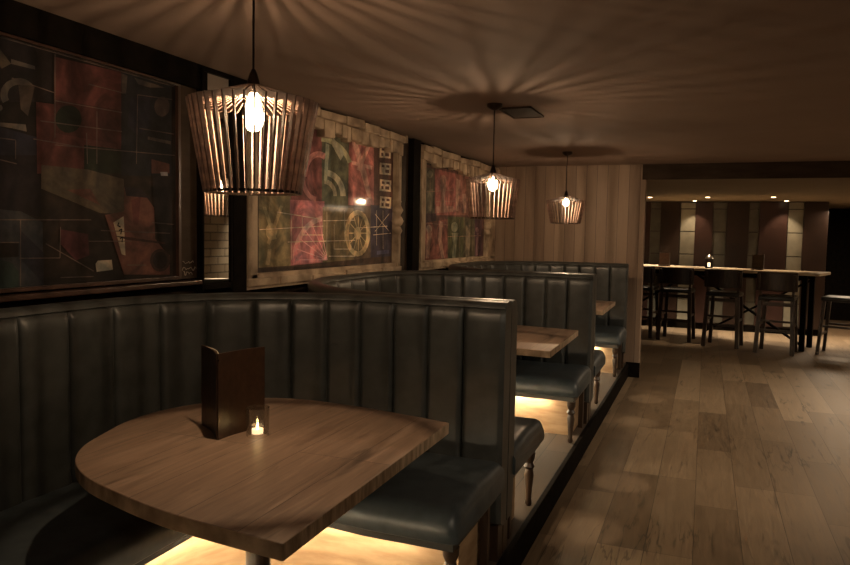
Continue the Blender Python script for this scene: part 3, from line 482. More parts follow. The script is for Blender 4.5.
ART2=([([(3.395,2.259),(5.436,2.363),(5.437,1.351),(3.534,1.381)],(0.05,0.03,0.02)),([(3.53,2.321),(4.266,2.331),(4.276,1.769),(3.532,1.779)],(0.14,0.03,0.03)),([(4.257,2.307),(4.668,2.303),(4.647,1.772),(4.266,1.769)],(0.07,0.08,0.05)),([(4.651,2.289),(5.085,2.297),(5.081,1.802),(4.646,1.797)],(0.25,0.05,0.04)),([(5.06,2.294),(5.438,2.306),(5.442,1.802),(5.075,1.802)],(0.07,0.025,0.018)),([(3.532,1.819),(3.875,1.829),(3.879,1.385),(3.534,1.385)],(0.16,0.13,0.05)),([(3.867,1.796),(4.299,1.806),(4.282,1.393),(3.879,1.385)],(0.32,0.07,0.1)),([(4.276,1.769),(4.748,1.775),(4.758,1.399),(4.282,1.393)],(0.13,0.1,0.04)),([(4.736,1.788),(5.037,1.8),(5.029,1.408),(4.746,1.399)],(0.1,0.07,0.04)),([(5.017,1.813),(5.434,1.817),(5.413,1.41),(5.029,1.408)],(0.035,0.03,0.06)),([(4.0,1.948),(4.002,1.972),(4.008,1.996),(4.019,2.019),(4.035,2.041),(4.054,2.062),(4.077,2.081),(4.103,2.098),(4.132,2.111),(4.163,2.122),(4.196,2.129),(4.229,2.133),(4.263,2.133),(4.296,2.129),(4.328,2.122),(4.289,2.083),(4.269,2.089),(4.247,2.093),(4.224,2.093),(4.202,2.091),(4.18,2.086),(4.159,2.078),(4.14,2.068),(4.122,2.056),(4.106,2.041),(4.093,2.025),(4.083,2.008),(4.075,1.99),(4.071,1.972),(4.069,1.953)],(0.38,0.12,0.11)),([(4.185,1.798),(4.163,1.8),(4.141,1.802),(4.12,1.807),(4.1,1.813),(4.082,1.821),(4.065,1.83),(4.049,1.84),(4.036,1.851),(4.024,1.864),(4.014,1.877),(4.006,1.891),(4.0,1.906),(3.997,1.921),(3.995,1.936),(4.048,1.94),(4.049,1.928),(4.051,1.916),(4.056,1.904),(4.061,1.893),(4.069,1.882),(4.078,1.873),(4.088,1.863),(4.1,1.855),(4.113,1.848),(4.126,1.842),(4.141,1.838),(4.157,1.834),(4.173,1.832),(4.189,1.831)],(0.34,0.1,0.09)),([(4.295,2.018),(4.328,2.02),(4.361,2.02),(4.393,2.017),(4.425,2.012),(4.455,2.005),(4.483,1.995),(4.51,1.983),(4.534,1.97),(4.555,1.954),(4.573,1.937),(4.587,1.919),(4.598,1.899),(4.604,1.879),(4.607,1.858),(4.526,1.854),(4.524,1.87),(4.52,1.885),(4.512,1.9),(4.502,1.914),(4.488,1.927),(4.473,1.939),(4.455,1.95),(4.436,1.959),(4.415,1.966),(4.393,1.972),(4.369,1.976),(4.345,1.979),(4.321,1.979),(4.296,1.978)],(0.28,0.27,0.18)),([(4.297,1.955),(4.316,1.955),(4.335,1.955),(4.353,1.953),(4.371,1.949),(4.389,1.944),(4.405,1.938),(4.42,1.93),(4.433,1.921),(4.445,1.911),(4.455,1.901),(4.463,1.889),(4.469,1.877),(4.473,1.864),(4.474,1.851),(4.423,1.848),(4.422,1.857),(4.419,1.866),(4.415,1.875),(4.409,1.883),(4.402,1.891),(4.394,1.898),(4.385,1.904),(4.374,1.909),(4.363,1.914),(4.35,1.917),(4.337,1.92),(4.324,1.922),(4.311,1.922),(4.297,1.922)],(0.25,0.23,0.15)),([(4.252,2.235),(4.29,2.238),(4.329,2.238),(4.367,2.237),(4.405,2.234),(4.442,2.23),(4.478,2.223),(4.513,2.215),(4.546,2.205),(4.577,2.193),(4.606,2.18),(4.632,2.165),(4.656,2.148),(4.677,2.13),(4.694,2.111),(4.632,2.092),(4.617,2.109),(4.599,2.124),(4.579,2.138),(4.556,2.151),(4.531,2.163),(4.504,2.173),(4.475,2.182),(4.445,2.189),(4.414,2.194),(4.382,2.199),(4.349,2.201),(4.315,2.202),(4.281,2.202),(4.248,2.2)],(0.24,0.25,0.14)),([(3.9,1.422),(3.901,1.451),(3.907,1.478),(3.917,1.506),(3.931,1.532),(3.949,1.558),(3.971,1.582),(3.996,1.605),(4.025,1.626),(4.058,1.645),(4.093,1.662),(4.132,1.677),(4.173,1.69),(4.216,1.699),(4.261,1.706),(4.27,1.671),(4.231,1.666),(4.194,1.657),(4.158,1.646),(4.124,1.633),(4.093,1.618),(4.065,1.601),(4.039,1.583),(4.017,1.563),(3.998,1.541),(3.982,1.519),(3.97,1.495),(3.961,1.471),(3.956,1.446),(3.954,1.421)],(0.48,0.25,0.26)),([(5.017,1.596),(5.008,1.541),(4.977,1.491),(4.929,1.452),(4.869,1.428),(4.804,1.421),(4.739,1.431),(4.681,1.457),(4.636,1.495),(4.607,1.542),(4.596,1.593),(4.605,1.645),(4.632,1.692),(4.675,1.73),(4.731,1.756),(4.795,1.767),(4.86,1.761),(4.921,1.738),(4.971,1.7),(5.005,1.651)],(0.42,0.33,0.14)),([(4.949,1.596),(4.943,1.552),(4.922,1.514),(4.889,1.483),(4.848,1.464),(4.803,1.458),(4.758,1.466),(4.717,1.485),(4.685,1.515),(4.664,1.553),(4.657,1.594),(4.663,1.635),(4.681,1.672),(4.712,1.702),(4.751,1.722),(4.796,1.73),(4.841,1.725),(4.883,1.707),(4.917,1.677),(4.94,1.639)],(0.12,0.1,0.05)),([(4.858,1.595),(4.856,1.58),(4.848,1.567),(4.835,1.556),(4.818,1.55),(4.8,1.547),(4.782,1.55),(4.766,1.556),(4.753,1.567),(4.744,1.58),(4.741,1.594),(4.744,1.609),(4.752,1.622),(4.764,1.632),(4.78,1.639),(4.798,1.642),(4.816,1.64),(4.833,1.633),(4.846,1.623),(4.855,1.61)],(0.35,0.28,0.15)),([(4.68,2.267),(4.764,2.278),(4.949,2.037),(5.035,1.854),(4.953,1.877),(4.828,2.053)],(0.36,0.17,0.13)),([(4.972,2.304),(5.022,2.284),(4.828,2.053),(4.77,2.061)],(0.36,0.17,0.13)),([(4.694,2.117),(5.04,2.111),(5.028,2.081),(4.695,2.092)],(0.36,0.17,0.13)),([(3.568,1.74),(3.605,1.741),(3.718,1.555),(3.68,1.545)],(0.3,0.24,0.1)),([(3.756,1.758),(3.787,1.749),(3.643,1.513),(3.613,1.53)],(0.3,0.24,0.1)),([(3.722,1.598),(3.719,1.582),(3.71,1.568),(3.697,1.556),(3.68,1.549),(3.661,1.547),(3.643,1.549),(3.626,1.556),(3.613,1.567),(3.605,1.581),(3.602,1.597),(3.604,1.612),(3.613,1.626),(3.626,1.637),(3.642,1.645),(3.661,1.647),(3.679,1.645),(3.696,1.638),(3.71,1.627),(3.719,1.613)],(0.34,0.28,0.12)),([(3.624,1.492),(3.662,1.492),(3.643,1.398),(3.599,1.399)],(0.28,0.22,0.1)),([(4.307,2.196),(4.356,2.191),(4.331,1.938),(4.287,1.947)],(0.25,0.27,0.18)),([(4.415,2.246),(4.573,2.155),(4.521,2.1),(4.376,2.205)],(0.26,0.26,0.18)),([(3.92,1.511),(3.983,1.533),(4.028,1.396),(3.9,1.391)],(0.45,0.12,0.16)),([(4.116,1.497),(4.208,1.532),(4.258,1.398),(4.095,1.398)],(0.45,0.12,0.16)),([(5.137,1.458),(5.362,1.463),(5.363,1.434),(5.138,1.427)],(0.05,0.06,0.16)),([(5.164,2.279),(5.381,2.294),(5.377,2.203),(5.16,2.189)],(0.42,0.34,0.22)),([(5.197,2.267),(5.251,2.27),(5.251,2.251),(5.198,2.248)],(0.07,0.025,0.018)),([(5.285,2.274),(5.347,2.279),(5.347,2.259),(5.285,2.255)],(0.07,0.025,0.018)),([(5.192,2.23),(5.232,2.232),(5.233,2.207),(5.192,2.206)],(0.07,0.025,0.018)),([(5.265,2.236),(5.341,2.241),(5.342,2.216),(5.266,2.211)],(0.07,0.025,0.018)),([(5.168,2.151),(5.386,2.161),(5.382,2.069),(5.164,2.06)],(0.42,0.34,0.22)),([(5.201,2.138),(5.255,2.14),(5.256,2.12),(5.202,2.118)],(0.07,0.025,0.018)),([(5.289,2.143),(5.351,2.146),(5.352,2.126),(5.29,2.123)],(0.07,0.025,0.018)),([(5.27,2.105),(5.346,2.109),(5.347,2.083),(5.271,2.08)],(0.07,0.025,0.018)),([(5.172,2.022),(5.391,2.027),(5.387,1.935),(5.168,1.93)],(0.42,0.34,0.22)),([(5.206,2.008),(5.26,2.009),(5.26,1.989),(5.206,1.988)],(0.07,0.025,0.018)),([(5.294,2.011),(5.356,2.013),(5.357,1.993),(5.294,1.992)],(0.07,0.025,0.018)),([(5.2,1.971),(5.24,1.971),(5.241,1.946),(5.201,1.946)],(0.07,0.025,0.018)),([(5.274,1.973),(5.35,1.976),(5.351,1.95),(5.275,1.948)],(0.07,0.025,0.018)),([(5.176,1.889),(5.396,1.89),(5.392,1.798),(5.173,1.798)],(0.42,0.34,0.22)),([(5.21,1.874),(5.264,1.874),(5.265,1.855),(5.211,1.855)],(0.07,0.025,0.018)),([(5.298,1.876),(5.361,1.877),(5.362,1.857),(5.299,1.856)],(0.07,0.025,0.018)),([(5.205,1.838),(5.245,1.837),(5.246,1.812),(5.205,1.813)],(0.07,0.025,0.018)),([(5.279,1.838),(5.355,1.839),(5.356,1.813),(5.28,1.813)],(0.07,0.025,0.018))],
[([(3.533,1.606),(4.278,1.639)],0.005,(0.5,0.42,0.3)),([(3.837,1.533),(4.754,1.542)],0.005,(0.5,0.42,0.3)),([(3.876,1.709),(3.879,1.423)],0.005,(0.5,0.42,0.3)),([(4.325,1.735),(4.33,1.41)],0.005,(0.5,0.42,0.3)),([(4.355,1.434),(4.757,1.425)],0.005,(0.5,0.42,0.3)),([(3.717,1.714),(4.229,1.685)],0.005,(0.5,0.42,0.3)),([(4.582,1.756),(4.587,1.53)],0.005,(0.5,0.42,0.3)),([(4.81,1.634),(5.32,1.655)],0.005,(0.5,0.42,0.3)),([(5.114,1.776),(5.123,1.5)],0.005,(0.5,0.42,0.3)),([(5.233,1.78),(5.244,1.471)],0.005,(0.5,0.42,0.3)),([(4.277,1.674),(4.75,1.69)],0.005,(0.5,0.42,0.3)),([(4.003,1.69),(4.004,1.578),(4.279,1.579)],0.005,(0.5,0.42,0.3)),([(5.056,1.583),(5.392,1.599)],0.005,(0.5,0.42,0.3)),([(4.426,1.653),(4.43,1.482),(4.699,1.478)],0.005,(0.5,0.42,0.3)),([(5.083,1.747),(5.356,1.613)],0.005,(0.5,0.42,0.3)),([(5.351,1.756),(5.087,1.61)],0.005,(0.5,0.42,0.3)),([(4.651,1.594),(4.955,1.596)],0.008,(0.42,0.33,0.14)),([(4.669,1.663),(4.936,1.523)],0.008,(0.42,0.33,0.14)),([(4.721,1.715),(4.879,1.471)],0.008,(0.42,0.33,0.14)),([(4.795,1.736),(4.803,1.453)],0.008,(0.42,0.33,0.14)),([(4.873,1.719),(4.727,1.473)],0.008,(0.42,0.33,0.14)),([(4.932,1.668),(4.672,1.525)],0.008,(0.42,0.33,0.14)),([(4.33,1.41),(3.929,1.421)],0.007,(0.5,0.22,0.26)),([(4.33,1.41),(3.941,1.488)],0.007,(0.5,0.22,0.26)),([(4.33,1.41),(3.978,1.551)],0.007,(0.5,0.22,0.26)),([(4.33,1.41),(4.038,1.605)],0.007,(0.5,0.22,0.26)),([(4.33,1.41),(4.118,1.649)],0.007,(0.5,0.22,0.26)),([(4.33,1.41),(4.216,1.678)],0.007,(0.5,0.22,0.26))])
ART3=([([(6.113,2.232),(8.079,2.253),(8.035,1.34),(6.166,1.348)],(0.1,0.04,0.035)),([(6.114,2.206),(6.402,2.205),(6.425,1.776),(6.144,1.785)],(0.08,0.08,0.055)),([(6.401,2.214),(6.998,2.218),(7.025,1.794),(6.425,1.776)],(0.28,0.06,0.05)),([(6.998,2.218),(7.453,2.221),(7.448,1.807),(7.025,1.794)],(0.2,0.07,0.05)),([(7.419,2.218),(8.002,2.225),(7.999,1.79),(7.45,1.786)],(0.14,0.06,0.05)),([(6.144,1.785),(6.451,1.795),(6.456,1.703),(6.149,1.697)],(0.05,0.025,0.04)),([(6.149,1.697),(6.788,1.748),(6.812,1.349),(6.166,1.354)],(0.16,0.04,0.03)),([(6.786,1.777),(7.315,1.782),(7.312,1.347),(6.812,1.349)],(0.06,0.075,0.035)),([(7.295,1.781),(7.698,1.782),(7.731,1.347),(7.311,1.351)],(0.1,0.1,0.06)),([(7.683,1.788),(7.983,1.789),(7.995,1.347),(7.716,1.345)],(0.07,0.03,0.055)),([(6.73,2.133),(6.726,2.118),(6.714,2.103),(6.695,2.091),(6.67,2.082),(6.642,2.078),(6.615,2.078),(6.59,2.083),(6.57,2.092),(6.556,2.105),(6.551,2.12),(6.555,2.135),(6.566,2.149),(6.585,2.162),(6.609,2.17),(6.637,2.175),(6.665,2.175),(6.69,2.17),(6.711,2.161),(6.725,2.148)],(0.33,0.16,0.12)),([(6.543,2.078),(6.738,2.092),(6.689,1.955),(6.723,1.871),(6.566,1.865),(6.593,1.969)],(0.33,0.16,0.12)),([(6.447,1.86),(6.958,1.887),(7.023,1.834),(6.451,1.795)],(0.33,0.16,0.12)),([(6.347,2.155),(6.344,2.144),(6.335,2.133),(6.319,2.123),(6.299,2.117),(6.278,2.113),(6.256,2.113),(6.236,2.117),(6.22,2.124),(6.21,2.133),(6.206,2.143),(6.208,2.154),(6.218,2.165),(6.233,2.174),(6.252,2.181),(6.274,2.185),(6.296,2.185),(6.316,2.181),(6.332,2.175),(6.343,2.166)],(0.18,0.18,0.12)),([(6.208,2.001),(6.359,2.02),(6.345,1.81),(6.243,1.806)],(0.15,0.15,0.1)),([(7.032,2.172),(7.158,2.161),(7.116,1.837),(7.022,1.844)],(0.36,0.2,0.15)),([(7.232,2.025),(7.364,2.032),(7.379,1.825),(7.265,1.832)],(0.3,0.17,0.13)),([(6.353,1.646),(6.35,1.633),(6.34,1.622),(6.323,1.613),(6.302,1.607),(6.278,1.605),(6.255,1.607),(6.233,1.612),(6.216,1.621),(6.205,1.632),(6.201,1.644),(6.204,1.656),(6.214,1.667),(6.23,1.676),(6.251,1.682),(6.274,1.685),(6.298,1.683),(6.32,1.678),(6.337,1.669),(6.349,1.658)],(0.3,0.2,0.16)),([(6.228,1.608),(6.355,1.609),(6.309,1.5),(6.29,1.372),(6.205,1.371),(6.217,1.518)],(0.28,0.15,0.11)),([(6.563,1.724),(6.663,1.716),(6.617,1.554),(6.724,1.365),(6.627,1.364),(6.518,1.554)],(0.33,0.17,0.12)),([(7.114,1.676),(7.11,1.659),(7.095,1.644),(7.07,1.633),(7.04,1.625),(7.005,1.622),(6.971,1.624),(6.94,1.631),(6.915,1.642),(6.899,1.657),(6.893,1.672),(6.897,1.688),(6.911,1.703),(6.935,1.714),(6.965,1.722),(6.999,1.726),(7.033,1.724),(7.065,1.717),(7.091,1.706),(7.108,1.692)],(0.2,0.22,0.14)),([(6.914,1.613),(7.131,1.615),(7.077,1.474),(7.053,1.353),(6.943,1.356),(6.97,1.495)],(0.19,0.21,0.13)),([(7.388,1.701),(7.525,1.703),(7.529,1.362),(7.378,1.362)],(0.2,0.17,0.11)),([(7.769,1.62),(7.844,1.62),(7.841,1.366),(7.744,1.362)],(0.2,0.11,0.14)),([(7.841,1.653),(7.839,1.644),(7.831,1.635),(7.818,1.628),(7.802,1.624),(7.784,1.622),(7.765,1.624),(7.748,1.628),(7.735,1.634),(7.726,1.643),(7.722,1.652),(7.724,1.662),(7.732,1.67),(7.745,1.677),(7.761,1.682),(7.779,1.683),(7.797,1.682),(7.814,1.678),(7.828,1.671),(7.837,1.663)],(0.2,0.11,0.14))],
[([(6.159,1.981),(6.948,2.048)],0.005,(0.3,0.18,0.12)),([(6.444,1.906),(7.403,1.962)],0.005,(0.3,0.18,0.12)),([(6.198,1.698),(6.791,1.69)],0.005,(0.3,0.18,0.12)),([(6.798,1.574),(7.938,1.588)],0.005,(0.3,0.18,0.12)),([(6.275,2.167),(6.293,1.808)],0.005,(0.3,0.18,0.12)),([(6.819,2.194),(6.837,1.905)],0.005,(0.3,0.18,0.12)),([(7.153,1.757),(7.179,1.37)],0.005,(0.3,0.18,0.12)),([(7.591,1.768),(7.621,1.36)],0.005,(0.3,0.18,0.12))])

def art(name, data, label, frame_fn, base, gain=1):
    root = empty(name, (XW, (base[0]+base[1])/2, base[2]), label, 'artwork')
    oy = (base[0]+base[1])/2; oz = base[2]
    bm = bmesh.new(); lay = bm.loops.layers.float_color.new('paint')
    x = [.012]
    def face(pts, c):
        vs = [bm.verts.new((x[0], p[0]-oy, p[1]-oz)) for p in pts]
        try: f = bm.faces.new(vs)
        except ValueError: return
        f.normal_update()
        if f.normal.x < 0: f.normal_flip()
        for l in f.loops: l[lay] = (c[0]*gain, c[1]*gain, c[2]*gain, 1)
        x[0] += .00012
    y0, y1, z0, z1 = base
    face([(y0, z0), (y1, z0), (y1, z1), (y0, z1)], (.03, .02, .016))
    def clip(p): return (min(max(p[0], y0), y1), min(max(p[1], z0), z1))
    for pts, c in data[0]: face([clip(p) for p in pts], c)
    for pts, w, c in data[1]:
        for a, b in zip(pts, pts[1:]):
            a = clip(a); b = clip(b); dx, dy = b[0]-a[0], b[1]-a[1]; l = math.hypot(dx, dy)
            if l < 1e-4: continue
            nx, ny = -dy/l*w/2, dx/l*w/2
            face([(a[0]+nx, a[1]+ny), (b[0]+nx, b[1]+ny), (b[0]-nx, b[1]-ny), (a[0]-nx, a[1]-ny)], c)
    # random scratches
    rnd = random.Random(name+label)
    bmesh.ops.triangulate(bm, faces=[f for f in bm.faces if len(f.verts) > 4])
    mb = MB(); mb.bm.free(); mb.bm = bm
    mb.build('picture', M['paint'], root, recalc=False)
    MB().box((.005, 0, (z0+z1)/2-oz), (.01, y1-y0, z1-z0)).build('backing_board', M['black'], root)
    frame_fn(root, oy, oz)
    return root
def thin_frame(root, oy, oz):
    for y in (-1.2, 2.845): MB().box((.015, y-oy, 1.83-oz), (.03, .018, .95), bev=.002).build('frame_side', M['frame_red'], root)
    for z in (2.298, 1.362): MB().box((.015, .82-oy, z-oz), (.03, 4.06, .016), bev=.002).build('frame_rail', M['frame_red'], root)
def rustic_frame(ya, yb, yia, yib, zb, zt, seed):
    def fn(root, oy, oz):
        rnd = random.Random(seed)
        mb = MB()
        for a, b in ((ya, yia), (yib, yb)):
            w = b-a
            mb = MB()
            mb.box((.025, (a+b)/2-oy, (zb+zt)/2-oz), (.05, w*.96, zt-zb-.01), bev=.006)
            mb.box((.045, (a+b)/2-oy-.25*w, (zb+zt)/2-oz), (.03, w*.3, zt-zb-.08), bev=.006)
            mb.build('frame_post', M['frame'], root)
        mb = MB()
        mb.box((.025, (ya+yb)/2-oy, zb+.035-oz), (.05, yb-ya, .09), bev=.006)
        y = ya
        while y < yb-.1:
            l = min(rnd.uniform(.25, .6), yb-y); mb.box((.050, y+l/2-oy, zb+.03+rnd.uniform(-.01, .012)-oz), (.03, l-.012, .045), bev=.006); y += l
        mb.build('bottom_rail', M['frame'], root)
        mb = MB()
        # broken carved cornice: cap course over a row of uneven blocks
        y = ya-.02
        while y < yb:
            l = min(rnd.uniform(.16, .42), yb+.02-y)
            mb.box((.045+rnd.uniform(0, .012), y+l/2-oy, zt-.035+rnd.uniform(-.010, .006)-oz), (.09, l-.01, .05+rnd.uniform(0, .015)), bev=.008, rot=Matrix.Rotation(rnd.uniform(-.04, .04), 4, 'X')); y += l
        y = ya
        while y < yb-.03:
            l = min(rnd.uniform(.06, .17), yb-y); hh = rnd.uniform(.07, .115)
            mb.box((.035+rnd.uniform(0, .014), y+l/2-oy, zt-.065-hh/2-oz), (.06, l-.010, hh), bev=.009, rot=Matrix.Rotation(rnd.uniform(-.05, .05), 4, 'X')); y += l
        mb.build('cornice', M['frame'], root)
        # knotted carving on the far post
        mb = MB()
        for k, (z, r) in enumerate(((1.62, .045), (1.70, .055), (1.79, .05), (1.86, .035))):
            mb.lathe([(.004, -r), (r*.7, -r*.6), (r, 0), (r*.7, r*.6), (.004, r)], (.045, yib+.03-oy, z-oz), 10)
        mb.build('carved_knot', M['frame'], root, smooth=True)
    return fn
art('collage_painting', ART1, 'dark red and blue car collage painting at the left end of the wall', thin_frame, (-1.2, 2.84, 1.37, 2.29), .62)
art('collage_painting', ART2, 'wheel and bicycle collage painting in the middle weathered cream frame', rustic_frame(3.355, 5.53, 3.475, 5.43, 1.275, 2.405, 3), (3.44, 5.5, 1.34, 2.32), 1.9)
art('collage_painting', ART3, 'red and green figure collage painting in the weathered frame nearest the boarded wall', rustic_frame(5.95, 8.42, 6.10, 8.05, 1.275, 2.395, 8), (6.04, 8.1, 1.31, 2.32), 1.5)
# chalk scribble on the brown board
mb = MB()
for k, (z, a, b) in enumerate(((1.435, 2.87, 2.95), (1.405, 2.865, 2.97), (1.382, 2.875, 2.94))):
    rnd = random.Random(k); pts = []
    n = 12
    for i in range(n): pts.append((XW+.024, a+(b-a)*i/(n-1), z+rnd.uniform(-.011, .011)))
    mb.tube(pts, .0013, 5)
tag(mb.build('signature', M['scribble']), 'small white handwritten scribble at the foot of the brown board', 'signature')
# mirror strip between the paintings
root = empty('wall_mirror', (XW+.012, 3.10, 1.30), 'tall narrow mirror strip between the first and second paintings', 'mirror', rz=-.029)
MB().box((.035, 0, .56), (.01, .205, 1.07)).build('mirror_glass', M['mirror'], root)
MB().box((.015, 0, .545), (.03, .24, 1.10)).build('backing_board', M['black'], root)
for s in (-1, 1): MB().box((.025, s*.114, .545), (.05, .014, 1.12), bev=.002).build('frame_side', M['black'], root)
MB().box((.025, 0, .008), (.05, .214, .03), bev=.002).build('frame_rail', M['black'], root); MB().box((.025, 0, 1.10), (.05, .214, .018), bev=.002).build('frame_rail', M['black'], root)

# ------------------------------------------------------------------ bar table, stools and things on it
TH = 1.14; ang = math.radians(-18)
bx, by = 1.50, 11.36      # near right corner
L_, W_ = 3.6, .75
ux = Vector((math.cos(ang), math.sin(ang), 0)); uy = Vector((-math.sin(ang), math.cos(ang), 0))
root = empty('bar_table', (bx, by, 0), 'long high communal table with pale wooden top before the panelled wall', 'table', rz=ang)
MB().box((-L_/2, W_/2, TH-.02), (L_, W_, .04), bev=.004).build('tabletop', M['bar_top'], root)
for px, py in ((-.22, .16), (-.22, W_-.08), (-L_+.2, .16), (-L_+.2, W_-.08)):
    MB().box((px, py, (TH-.04)/2), (.07, .07, TH-.04), bev=.004).build('leg', M['black'], root)
mb = MB()
mb.box((-L_/2, .16, TH-.08), (L_-.4, .04, .07)); mb.box((-L_/2, W_-.08, TH-.08), (L_-.4, .04, .07))
mb.build('apron', M['black'], root)
mb = MB()
mb.bar((-.22, .16, .08), (-1.75, .16, TH-.1), .045, .03); mb.bar((-L_+.2, .16, .08), (-1.85, .16, TH-.1), .045, .03)
mb.bar((-.22, W_-.08, TH-.12), (-1.75, W_-.08, .1), .045, .03)
mb.build('brace', M['black'], root)
def stool(label):
    root = empty('bar_stool', (0, 0, 0), label, 'stool', 'dark bar stools along the high table')
    # facing +y, back on the -y side
    for sx in (-1, 1):
        MB().bar((sx*.235, -.23, 0), (sx*.205, -.185, .79), .055, .045, bev=.004).build('leg', M['dark_wood'], root)
        MB().bar((sx*.225, .22, 0), (sx*.195, .17, .76), .052, .042, bev=.004).build('leg', M['dark_wood'], root)
        MB().bar((sx*.205, -.185, .76), (sx*.225, -.245, 1.12), .034, .028, bev=.003).build('back_post', M['dark_wood'], root)
    mb = MB()
    for z, k in ((.33, 1), (.46, 1)):
        mb.bar((-.225, -.21, z), (.225, -.21, z), .022, .03)
    for sx in (-1, 1): mb.bar((sx*.225, -.21, .40), (sx*.215, .20, .40), .022, .03)
    mb.bar((-.215, .20, .28), (.215, .20, .28), .022, .03)
    mb.bar((-.205, -.185, .70), (.205, -.185, .70), .02, .05)
    mb.build('footrest', M['dark_wood'], root)
    MB().box((0, -.01, .785), (.46, .44, .065), bev=.022).build('seat', M['leather3'], root, smooth=True, angle=60)
    bm = MB(); n = 14; P = []
    for i in range(n+1):
        t = i/n*2-1; P.append((t*.262, -.262+.055*t*t))
    poly = P+[(x, y+.028) for x, y in reversed(P)]
    bm.prism(poly, .885, 1.15).build('backrest', M['dark_wood'], root, smooth=True, angle=40, bevel=.012)
    return root
proto = stool('dark wooden bar stool nearest the right end of the high table')
spots = [(.985, 11.30, -.22, None), (.29, 11.62, -.20, 'dark wooden bar stool second from the right end of the high table'),
         (-.385, 12.00, -.15, 'dark wooden bar stool left of the lantern at the high table'), (-.95, 12.16, -.22, 'dark wooden bar stool partly hidden behind the boarded wall end')]
for i, (x, y, r, lb) in enumerate(spots):
    o = proto if i == 0 else copy_tree(proto)
    o.location = (x, y, 0); o.rotation_euler = (0, 0, r)
    if lb: o['label'] = lb
o = copy_tree(proto); o.location = (1.80, 11.55, 0); o.rotation_euler = (0, 0, 1.25); o['label'] = 'dark bar stool standing off the right end of the high table'

def onbar(u, v): p = Vector((bx, by, TH))+ux*u+uy*v; return p
# lantern
p = onbar(-1.62, .30)
root = empty('lantern', p, 'small metal candle lantern with domed lid on the high table', 'lantern')
MB().lathe([(.055, 0), (.058, .012), (.05, .02)], seg=20).build('base', M['black'], root, smooth=True, angle=40)
mb = MB()
for k in range(4):
    a = k*PI/2+.5; mb.bar((.05*math.cos(a), .05*math.sin(a), .015), (.05*math.cos(a), .05*math.sin(a), .15), .008)
mb.build('posts', M['black'], root)
MB().lathe([(.062, .145), (.060, .155), (.045, .185), (.018, .20), (.010, .215)], seg=20).build('lid', M['silver'], root, smooth=True, angle=40)
MB().lathe([(.022, .02), (.022, .085), (.001, .087)], seg=16).build('candle', M['wax'], root, smooth=True, angle=50)
# table menus / holders
for u, v, w, h_, lab in ((-2.35, .34, .17, .20, 'dark menu block standing on the high table left of the lantern'), (-.91, .34, .165, .22, 'grey menu block standing on the high table right of the lantern')):
    p = onbar(u, v); root = empty('menu_stand', p, lab, 'menu', rz=ang)
    MB().box((0, 0, .012), (w, .09, .024), bev=.003).build('base', M['dark_wood'], root)
    MB().box((0, 0, h_/2+.012), (w*.94, .02, h_), bev=.002).build('card', M['menu'] if u < -2 else M['wall_brown'], root)
    for s in (-1, 1): MB().box((s*w*.48, 0, h_/2+.014), (.012, .03, h_+.01), bev=.002).build('frame_side', M['dark_wood'], root)

# downlights
def downlight(x, y, z, label, en=0, tgt=None, size=60, blend=.6):
    root = empty('downlight', (x, y, z), label, 'downlight', 'small round ceiling downlights')
    MB().lathe([(.045, -.006), (.045, 0)], seg=20).build('trim_ring', M['silver'], root)
    MB().lathe([(.030, -.009), (.030, -.0062)], seg=20).build('lens', M['white_lamp'], root)
    if en:
        l = bpy.data.lights.new('downlight_beam', 'SPOT'); l.energy = en; l.color = (1, .74, .47); l.spot_size = math.radians(size); l.spot_blend = blend; l.shadow_soft_size = .03
        lo = bpy.data.objects.new('downlight_beam', l); col.objects.link(lo); lo.location = (x, y, z-.02)
        d = Vector(tgt)-Vector(lo.location); lo.rotation_euler = d.to_track_quat('-Z', 'Y').to_euler()
downlight(-.87, 12.1, ZS, 'ceiling downlight nearest the boarded wall end', 60, (-.87, 12.45, 0), 72)
downlight(-.01, 12.1, ZS, 'ceiling downlight above the lantern on the high table', 60, (-.01, 12.45, 0), 72)
downlight(.915, 12.1, ZS, 'ceiling downlight above the right side of the high table', 60, (.95, 12.45, 0), 72)
downlight(-.215, 13.25, ZS, 'downlight washing the left oxblood panel and lit tile strip', 26, (-.20, 13.6, 1.2), 75)
downlight(1.20, 13.25, ZS, 'downlight washing the right oxblood panel and lit tile strip', 26, (1.20, 13.6, 1.2), 75)

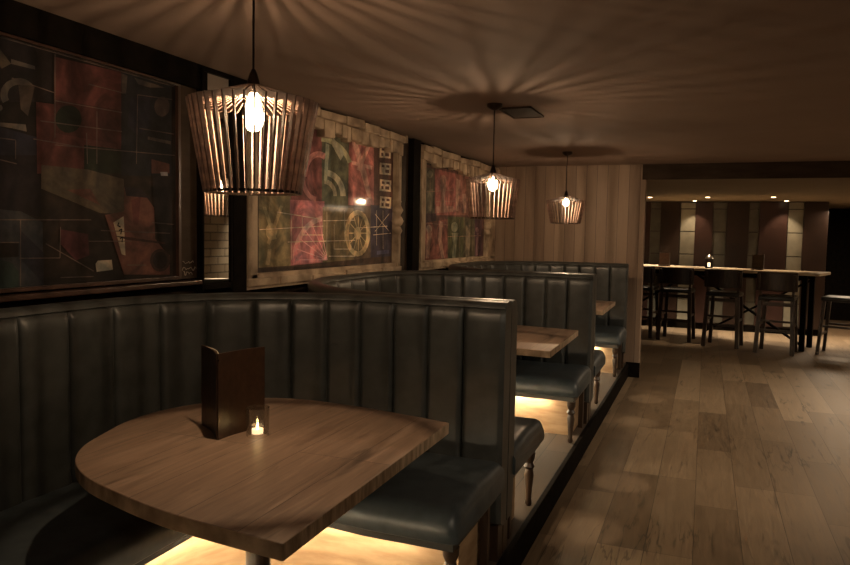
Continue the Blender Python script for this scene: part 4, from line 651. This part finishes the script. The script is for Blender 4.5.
# ------------------------------------------------------------------ lights
def area(name, loc, size, e, c=(1, .75, .5), rot=(0, 0, 0), sy=None):
    l = bpy.data.lights.new(name, 'AREA'); l.energy = e; l.color = c; l.size = size
    if sy: l.shape = 'RECTANGLE'; l.size_y = sy
    o = bpy.data.objects.new(name, l); col.objects.link(o); o.location = loc; o.rotation_euler = rot
    return o
def spot(name, loc, tgt, e, size, blend=.5, soft=.06, c=(1, .80, .57)):
    l = bpy.data.lights.new(name, 'SPOT'); l.energy = e; l.color = c; l.spot_size = math.radians(size); l.spot_blend = blend; l.shadow_soft_size = soft
    o = bpy.data.objects.new(name, l); col.objects.link(o); o.location = loc
    o.rotation_euler = (Vector(tgt)-Vector(loc)).to_track_quat('-Z', 'Y').to_euler()
    return o
spot('aisle_spot', (1.9, 5.0, 2.35), (.7, 6.0, 0), 175, 100, .9)
spot('aisle_spot', (2.0, 8.0, 2.35), (1.0, 8.4, 0), 140, 100, .9)
spot('aisle_spot', (1.2, 1.2, 2.35), (.2, 3.8, 0), 75, 90, .9)
for px, py, e in ((-.50, 7.36, 60), (-.49, 6.40, 60), (-.45, 4.75, 75), (-.52, 3.90, 55)):
    spot('added_pool_spot', (px+.25, py-.1, 2.38), (px, py, 0), e, 9, .35, soft=.02)  # added spots without fixtures, shape small light patches on the floor
spot('aisle_spot', (.6, -.5, 2.35), (-1.3, 1.9, .9), 16, 60, .8)
for fx in (-.7, .2, 1.1, 2.1): spot('bar_floor_fill', (fx, 12.75, 2.2), (fx, 12.85, 0), 240, 54, .7, c=(1, .84, .62))  # added lamps without fixtures, brighten the floor by the bar wall
spot('brick_fill_spot', (2.2, 10.2, 2.2), (3.0, 10.4, 1.4), 130, 100, .8)  # added lamp out of view, brightens the brick reflected in the mirror
area('recess_glow', (2.3, 13.6, 2.1), .8, 50)
w = bpy.data.worlds.new('world'); bpy.context.scene.world = w; w.use_nodes = True
w.node_tree.nodes['Background'].inputs[0].default_value = (.5, .38, .28, 1); w.node_tree.nodes['Background'].inputs[1].default_value = .02

# ------------------------------------------------------------------ camera
cam = bpy.data.cameras.new('camera'); co = bpy.data.objects.new('camera', cam); col.objects.link(co)
cam.sensor_width = 36; cam.lens = 718.343/850*36; cam.clip_start = .02
a, t, ro = math.radians(-21.304), math.radians(-3.89), math.radians(1.02)
F = Vector((math.sin(a)*math.cos(t), math.cos(a)*math.cos(t), math.sin(t))); Rt = Vector((math.cos(a), -math.sin(a), 0)); U = Rt.cross(F)
R2 = Rt*math.cos(ro)+U*math.sin(ro); U2 = U*math.cos(ro)-Rt*math.sin(ro)
mw = Matrix((R2, U2, -F)).transposed().to_4x4(); mw.translation = (0, 0, 1.6); co.matrix_world = mw
sc = bpy.context.scene; sc.camera = co
sc.view_settings.view_transform = 'Standard'; sc.view_settings.look = 'None'
